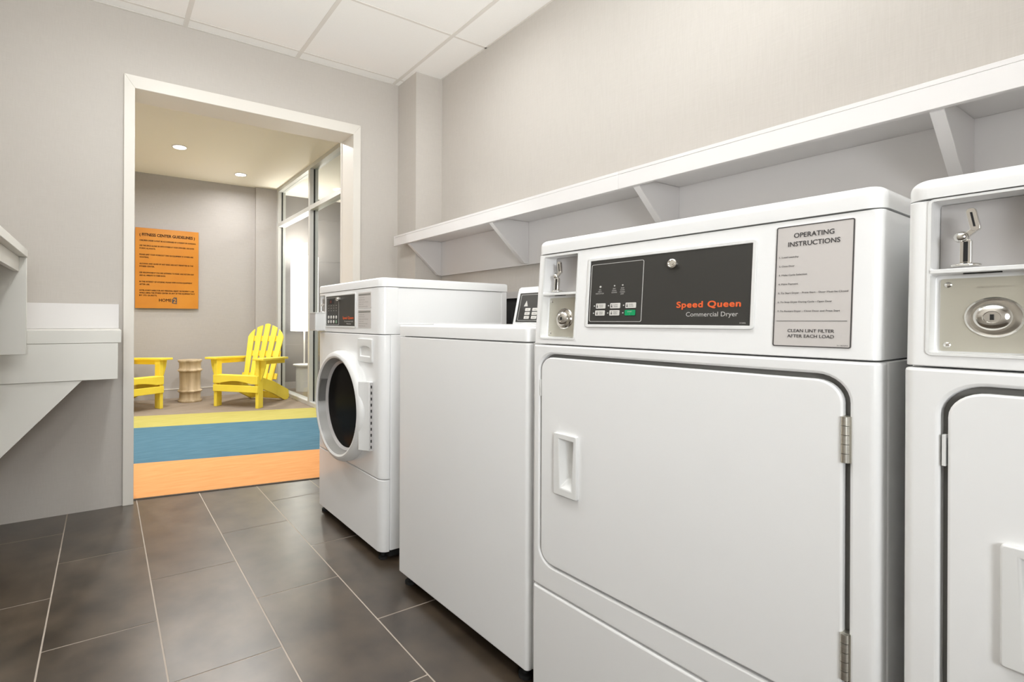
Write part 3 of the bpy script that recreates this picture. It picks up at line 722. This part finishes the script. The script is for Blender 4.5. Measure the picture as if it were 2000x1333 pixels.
    for i in range(4):
        for j in range(3): put_text(bm, ['HOT', 'WARM', 'COLD', 'RINSE'][i], 0.143+i*0.030, 1.030-j*0.012, 0.004, 0.014, d=-0.0024, align='c')
    obj('type_lettering', bm, 'grey_ink', cp, smooth=False)
    bm = BM(); prism(bm, rrect(0.150, 0.205, 1.040, 1.062, 0.002, 2), 'y', -0.0026, -0.0016); obj('display', bm, 'dark', cp)
    bm = BM(); put_text(bm, '88', 0.160, 1.044, 0.014, d=-0.003); obj('display_digits', bm, 'red_dim', cp, smooth=False, label='dim red display digits')
    for r_ in range(2):
        for k in range(4):
            bm = BM(); lathe(bm, [(0.0078, 0), (0.0078, 0.0015), (0.0005, 0.0018)], (0.143+k*0.030, -0.0018, 0.977-r_*0.0215), 'y', 20, -1)
            obj('button', bm, 'green_dim' if (r_ and k == 3) else 'key', cp)
    bm = BM(); lathe(bm, [(0.010, 0), (0.010, 0.010), (0.008, 0.016), (0.0005, 0.016)], (0.268, -0.0018, 1.060), 'y', 28, -1); obj('key_lock', bm, 'chrome', cp)
    # two instruction labels
    for z0, z1, nm in ((1.012, 1.0805, 'a'), (0.930, 1.008, 'b')):
        bm = BM(); prism(bm, rrect(0.462, 0.580, z0, z1, 0.003, 3), 'y', -0.0012, 0.0005)
        ip = obj('instruction_label', bm, 'decal', root)
        bm = BM(); box(bm, 0.466, 0.576, -0.0018, -0.001, z1-0.013, z1-0.006)
        for i in range(5 if z0 > 1 else 6):
            put_text(bm, ['Load laundry', 'Add detergent', 'Select cycle and pay', 'Press start', 'Remove load promptly', 'Leave door open'][i], 0.470, z1-0.023-i*0.0095, 0.004, [0.05, 0.055, 0.085, 0.045, 0.08, 0.06][i], d=-0.0018)
        obj('lettering', bm, 'mid_ink', ip, smooth=False)
front_loader()

# hoses and outlet box seen in the gap behind the washers
t = thing('washer_supply_box', 'dark supply box with hoses on the wall behind the washers', 'plumbing box', (RX, -0.98, 0.62))
bm = BM(); box(bm, -0.012, -0.001, -0.16, 0.16, 0.0, 0.465); obj('back_plate', bm, 'dark', t)
bm = BM(); box(bm, -0.03, -0.001, -0.17, 0.17, 0.465, 0.50); obj('cover', bm, 'grey_plastic', t)
for k in range(3):
    bm = BM(); tube(bm, [(-0.05, -0.1+k*0.1, 0.40), (-0.06, -0.1+k*0.1, 0.3), (-0.07, -0.08+k*0.08, 0.1), (-0.07, -0.08+k*0.08, -0.2)], 0.012); obj('hose', bm, 'dark', t)

# ------------------------------------------------------------------ shelf on the right wall
ws = thing('wall_shelf', 'long white laminate shelf on the right wall above the machines', 'shelf', (0, 0, 0))
SX, SZ0, SZ1, SY1, SY0 = 1.790, 1.452, 1.518, -0.095, -4.30
bm = BM()
prism(bm, [(SX+0.018, SY1), (SX+0.018, SY0), (RX-0.001, SY0), (RX-0.001, -0.2345), (1.8715, -0.2345), (1.8715, SY1)], 'z', 1.480, 1.498)
obj('shelf_board', bm, 'laminate', ws)
bm = BM()
for a, b2 in ((SY1, -1.7795), (-1.7800, SY0)): box(bm, SX, SX+0.0175, b2, a, SZ0, SZ1-0.012)
for a, b2 in ((SY1, -1.7795), (-1.7800, SY0)): box(bm, SX-0.0005, SX+0.0175, b2, a, SZ1-0.0119, SZ1)
obj('fascia', bm, 'laminate', ws, bevel=0.001, seg=1)
bm = BM(); box(bm, RX-0.019, RX-0.001, SY0, -0.2345, 1.258, 1.4795); obj('back_board', bm, 'laminate', ws)
for y in (-0.2475, -1.04, -1.84, -2.605, -3.40):
    bm = BM()
    prism(bm, [(SX+0.020, 1.4795), (SX+0.020, 1.450), (RX-0.045, 1.262), (RX-0.0195, 1.262), (RX-0.0195, 1.4795)], 'y', y-0.0125, y+0.0125)
    obj('bracket', bm, 'laminate', ws, bevel=0.001, seg=1)

# ------------------------------------------------------------------ folding counter on the left
fc = thing('folding_counter', 'white laminate folding counter with backsplash left of the doorway', 'counter', (LX, 0, 0))
CY = -0.45; e = -LX
bm = BM(); box(bm, 0.001, 0.2183+e, CY, -0.001, 0.860, 0.9155); obj('countertop', bm, 'laminate_warm', fc, bevel=0.0015, seg=2)
bm = BM(); box(bm, 0.001, 0.2175+e, -0.019, -0.001, 0.916, 1.040); obj('backsplash', bm, 'laminate', fc, bevel=0.001, seg=1)
bm = BM(); box(bm, 0.001, 0.2055+e, CY+0.001, CY+0.02, 0.702, 0.859); box(bm, 0.19+e, 0.2055+e, CY+0.02, -0.001, 0.702, 0.859)
obj('apron', bm, 'laminate_warm', fc, bevel=0.001, seg=1)
bm = BM(); prism(bm, [(0.001, 0.192), (0.02, 0.192), (0.0734+e, 0.701), (0.001, 0.701)], 'y', CY+0.006, CY+0.026); obj('bracket', bm, 'laminate_warm', fc, bevel=0.001, seg=1)

su = thing('wall_cubby', 'open white laminate cubby on the left wall, cut off by the left edge', 'shelf', (LX, 0, 0))
UY = -0.50
bm = BM(); box(bm, 0.001, -0.108+e, -2.0, UY+0.004, 1.206, 1.236); obj('top_board', bm, 'laminate_warm', su, bevel=0.0015, seg=2)
bm = BM(); box(bm, -0.152+e, -0.134+e, -1.98, UY-0.0145, 1.148, 1.2055); obj('front_rail', bm, 'laminate_warm', su, bevel=0.001, seg=1)
bm = BM(); box(bm, 0.001, -0.110+e, UY-0.014, UY+0.004, 0.822, 1.2055); obj('end_panel', bm, 'laminate_warm', su, bevel=0.001, seg=1)
bm = BM(); box(bm, 0.001, -0.110+e, -2.0, -1.982, 0.822, 1.2055); obj('end_panel', bm, 'laminate_warm', su, bevel=0.001, seg=1)

# ------------------------------------------------------------------ lobby furniture
def adirondack(label, x, y, rz):
    r = thing('adirondack_chair', label, 'chair', (x, y, 0.006), rz, 'yellow adirondack chairs')
    A = lambda n, bm, **k: obj(n, bm, 'yellow', r, bevel=0.004, seg=2, **k)
    HW = 0.262
    for s in (-1, 1):
        bm = BM(); box(bm, s*HW-0.020, s*HW+0.020, -0.012, 0.080, 0, 0.522); A('leg', bm)
        # corbel under the arm outside the leg
        bm = BM(); x0, x1 = sorted((s*(HW+0.020), s*(HW+0.088)))
        o_, i_ = s*(HW+0.088), s*(HW+0.020)
        pts = [(i_, 0.522), (o_, 0.522), (s*(HW+0.078), 0.45), (s*(HW+0.052), 0.36), (i_, 0.29)]
        prism(bm, pts, 'y', 0.022, 0.046); A('corbel', bm)
        # arm
        bm = BM()
        pts = [(s*(HW-0.035), -0.055), (s*(HW+0.105), -0.055), (s*(HW+0.112), 0.03), (s*(HW+0.09), 0.25), (s*(HW+0.040), 0.60), (s*(HW-0.035), 0.60), (s*(HW-0.035), 0.30)]
        for q in prism(bm, pts, 'z', 0.522, 0.545): q.co.z -= 0.037*q.co.y
        A('arm', bm)
        bm = BM(); xa, xb = sorted((s*(HW-0.002), s*(HW+0.018)))
        for q in box(bm, xa, xb, 0.080, 0.56, 0.474, 0.5225): q.co.z -= 0.037*q.co.y
        A('arm_support', bm)
        # long side rail running down to the floor at the back
        bm = BM()
        prism(bm, [(0.012, 0.335), (0.06, 0.345), (0.40, 0.245), (0.72, 0.115), (0.735, 0.03), (0.70, 0.0), (0.63, 0.0), (0.35, 0.12), (0.012, 0.235)], 'x', s*(HW-0.046), s*(HW-0.021)); A('side_rail', bm)
    # two front boards, the upper one arched below
    bm = BM(); pts = [(-HW-0.018, 0.352), (-HW-0.018, 0.262)] + [(-0.20+0.4*i/12, 0.262+0.028*math.sin(PI*i/12)) for i in range(13)] + [(HW+0.018, 0.262), (HW+0.018, 0.352)]
    prism(bm, pts, 'y', -0.030, -0.012); A('front_board', bm)
    bm = BM(); box(bm, -HW-0.018, HW+0.018, -0.030, -0.012, 0.172, 0.245); A('front_board', bm)
    for k in range(5):
        y0 = -0.028+k*0.086; z = 0.356-0.27*max(y0, 0)
        bm = BM(); v = box(bm, -HW+0.022, HW-0.022, y0, y0+0.076, z-0.018, z)
        for q in v: q.co.z -= 0.27*(q.co.y-y0) if y0 > 0 else 0
        A('seat_slat', bm)
    # fanned back slats with a rounded crown
    yb, zb, yt, zt_ = 0.395, 0.205, 0.640, 0.905
    ln_ = math.hypot(yt-yb, zt_-zb); ey = Vector((0, yt-yb, zt_-zb)).normalized(); nn = Vector((0, ey.z, -ey.y))
    for k in range(-2, 3):
        bm = BM(); bc = k*0.078; tcx = k*0.1015; hw_b, hw_t = 0.029, 0.037
        def top(t): return ln_*(1.0 - 0.55*(t/0.45)**2*0.9)
        pts = [(bc-hw_b, 0), (bc+hw_b, 0)]
        for i in range(7):
            xx = tcx+hw_t - 2*hw_t*i/6
            e_ = (xx-tcx)/hw_t
            rr = 0.255
            hgt = ln_ - 0.235 + math.sqrt(max(rr*rr-xx*xx, 0.0001))*0.235/rr
            if k == 0: hgt = ln_ - 0.012*(abs(e_)**3)+0.014
            pts.append((xx, hgt))
        lo = [bm.verts.new(Vector((p[0], yb, zb)) + ey*p[1]) for p in pts]; hi = [bm.verts.new(Vector((p[0], yb, zb)) + ey*p[1] + nn*0.018) for p in pts]
        bm.faces.new(lo); bm.faces.new(hi[::-1]); n = len(pts)
        for i in range(n): bm.faces.new((lo[(i+1) % n], lo[i], hi[i], hi[(i+1) % n]))
        A('back_slat', bm)
    for t_, hw in ((0.10, 0.235), (0.47, 0.225), (0.72, 0.21)):
        bm = BM(); p = Vector((0, yb, zb)) + ey*ln_*t_ + nn*0.0185
        vs = []
        for xx in (-hw, hw):
            for a, b2 in ((0, 0), (0.07, 0), (0.07, 0.02), (0, 0.02)): vs.append(bm.verts.new(p + Vector((xx, 0, 0)) + ey*a + nn*b2))
        for f_ in ((0, 1, 2, 3), (7, 6, 5, 4), (0, 4, 5, 1), (1, 5, 6, 2), (2, 6, 7, 3), (3, 7, 4, 0)): bm.faces.new([vs[i] for i in f_])
        A('back_rail', bm)
    bm = BM(); box(bm, -HW+0.022, HW-0.022, 0.60, 0.62, 0.02, 0.10); A('rear_stretcher', bm)
    return r
a1 = math.atan2(-0.398, 0.376)
# seen-left leg at (1.21, 2.89), seen-right leg at (1.586, 2.494)
adirondack('yellow slatted adirondack chair beside the glass partition, right of the wooden drum table', 1.398, 2.700, a1)
adirondack('yellow slatted adirondack chair half hidden by the door jamb, left of the wooden drum table', 0.444, 2.884, math.radians(28))

dt = BM()
lathe(dt, [(0.128, 0.0), (0.133, 0.010), (0.131, 0.022), (0.118, 0.034), (0.115, 0.10), (0.120, 0.112), (0.134, 0.120), (0.136, 0.130), (0.126, 0.138), (0.117, 0.148), (0.114, 0.24), (0.117, 0.345),
           (0.126, 0.356), (0.137, 0.364), (0.137, 0.374), (0.124, 0.384), (0.119, 0.40), (0.119, 0.455), (0.132, 0.470), (0.135, 0.480), (0.132, 0.489), (0.12, 0.489)], (0, 0, 0), 'z', 64)
o = obj('drum_table', dt, 'wood', angle=50); o.location = (1.02, 3.40, 0.006)
tag(o, 'turned pale wood drum side table between the two yellow chairs', 'side table')

sg = thing('notice_board', 'orange notice board of fitness center guidelines on the lobby wall', 'sign', (0.458, 3.7265, 1.101))
SW, SH = 0.697, 0.953
bm = BM(); box(bm, 0, SW, -0.010, 0.0, 0, SH); obj('board', bm, 'sign', sg, bevel=0.002, seg=2)
for u in (0.05, SW-0.05):
    for z in (0.06, SH-0.06):
        bm = BM(); cyl(bm, (u, 0.0, z), (u, 0.022, z), 0.010); obj('standoff', bm, 'steel', sg)
        bm = BM(); cyl(bm, (u, -0.013, z), (u, -0.009, z), 0.008); obj('screw_cap', bm, 'sign', sg)
bm = BM(); D_ = -0.0108
put_text(bm, '( FITNESS CENTER GUIDELINES )', SW/2, SH-0.095, 0.034, SW-0.09, d=D_, bold=0.03, align='c')
rows = [('CHILDREN UNDER 16 MUST BE ACCOMPANIED BY A PARENT OR GUARDIAN.', 0.62, 0.150),
 ('USE THIS SPACE ALONE OR WITH OTHERS AT YOUR OWN RISK. USE GOOD', 0.60, 0.212), ('FORM ALWAYS.', 0.17, 0.245),
 ('PLEASE LIMIT YOUR WORKOUT TIME ON EQUIPMENT IF OTHERS ARE', 0.59, 0.318), ('WAITING.', 0.10, 0.350),
 ('ALCOHOL AND GLASS OF ANY KIND ARE NOT PERMITTED IN THE', 0.59, 0.426), ('FITNESS CENTER.', 0.16, 0.458),
 ('USE HEADPHONES IF YOU ARE LISTENING TO MUSIC AND RETURN ANY', 0.60, 0.532), ('AND ALL WEIGHTS TO THEIR RACKS.', 0.28, 0.565),
 ('IN THE INTEREST OF HYGIENE, PLEASE WIPE DOWN EQUIPMENT', 0.58, 0.640), ('AFTER USE.', 0.11, 0.672),
 ('HOTEL IS NOT LIABLE FOR ANY PERSONAL INJURY OR PROPERTY LOSS', 0.60, 0.742), ('WHILE USING THE FITNESS CENTER OR ANY OF THE EQUIPMENT IN IT', 0.61, 0.772), ('BY ITS GUESTS.', 0.19, 0.802)]
obj('lettering', bm, 'sign_ink', sg, smooth=False); bm = BM(); last = rows[0][2]
for s_, wd, dz in rows:
    if dz-last > 0.045: obj('lettering', bm, 'sign_ink', sg, smooth=False); bm = BM()
    put_text(bm, s_, 0.045, SH-dz-0.006, 0.0165, wd, d=D_, bold=0.03); last = dz
obj('lettering', bm, 'sign_ink', sg, smooth=False); bm = BM()
put_text(bm, 'HOME', 0.255, 0.082, 0.036, 0.135, d=D_, bold=0.02)
obj('lettering', bm, 'sign_ink', sg, smooth=False)
bm = BM(); pr_ = [(0.398, 0.062), (0.452, 0.055), (0.452, 0.135), (0.418, 0.135), (0.398, 0.11)]
prism(bm, pr_, 'y', D_, -0.0098); obj('logo_badge', bm, 'dark_ink', sg)
bm = BM(); put_text(bm, '2', 0.412, 0.070, 0.052, 0.030, d=D_-0.0006, bold=0.02); obj('logo_numeral', bm, 'sign', sg, smooth=False)

fl_ = thing('floor_lamp', 'glowing white cylinder-shade floor lamp on a round pedestal behind the glass', 'lamp', (2.49, 3.60, 0.006))
bm = BM(); lathe(bm, [(0.112, 0), (0.112, 0.34), (0.108, 0.345)], (0, 0, 0), 'z', 40); obj('pedestal', bm, 'laminate', fl_)
bm = BM(); lathe(bm, [(0.15, 0.346), (0.15, 0.362), (0.012, 0.366)], (0, 0, 0), 'z', 40); obj('disc', bm, 'laminate', fl_)
bm = BM(); cyl(bm, (0, 0, 0.36), (0, 0, 1.90), 0.011, n=16); obj('pole', bm, 'laminate', fl_)
bm = BM(); lathe(bm, [(0.185, 0.815), (0.185, 1.82), (0.183, 1.82), (0.183, 0.815)], (0, 0, 0), 'z', 48, close=True); obj('lamp_shade', bm, 'shade', fl_)
ld = bpy.data.lights.new('lamp_bulb', 'POINT'); ld.energy = 25; ld.color = (1, 0.95, 0.88); ld.shadow_soft_size = 0.08
o = bpy.data.objects.new('lamp_bulb', ld); C.objects.link(o); o.location = (2.49, 3.60, 1.95)
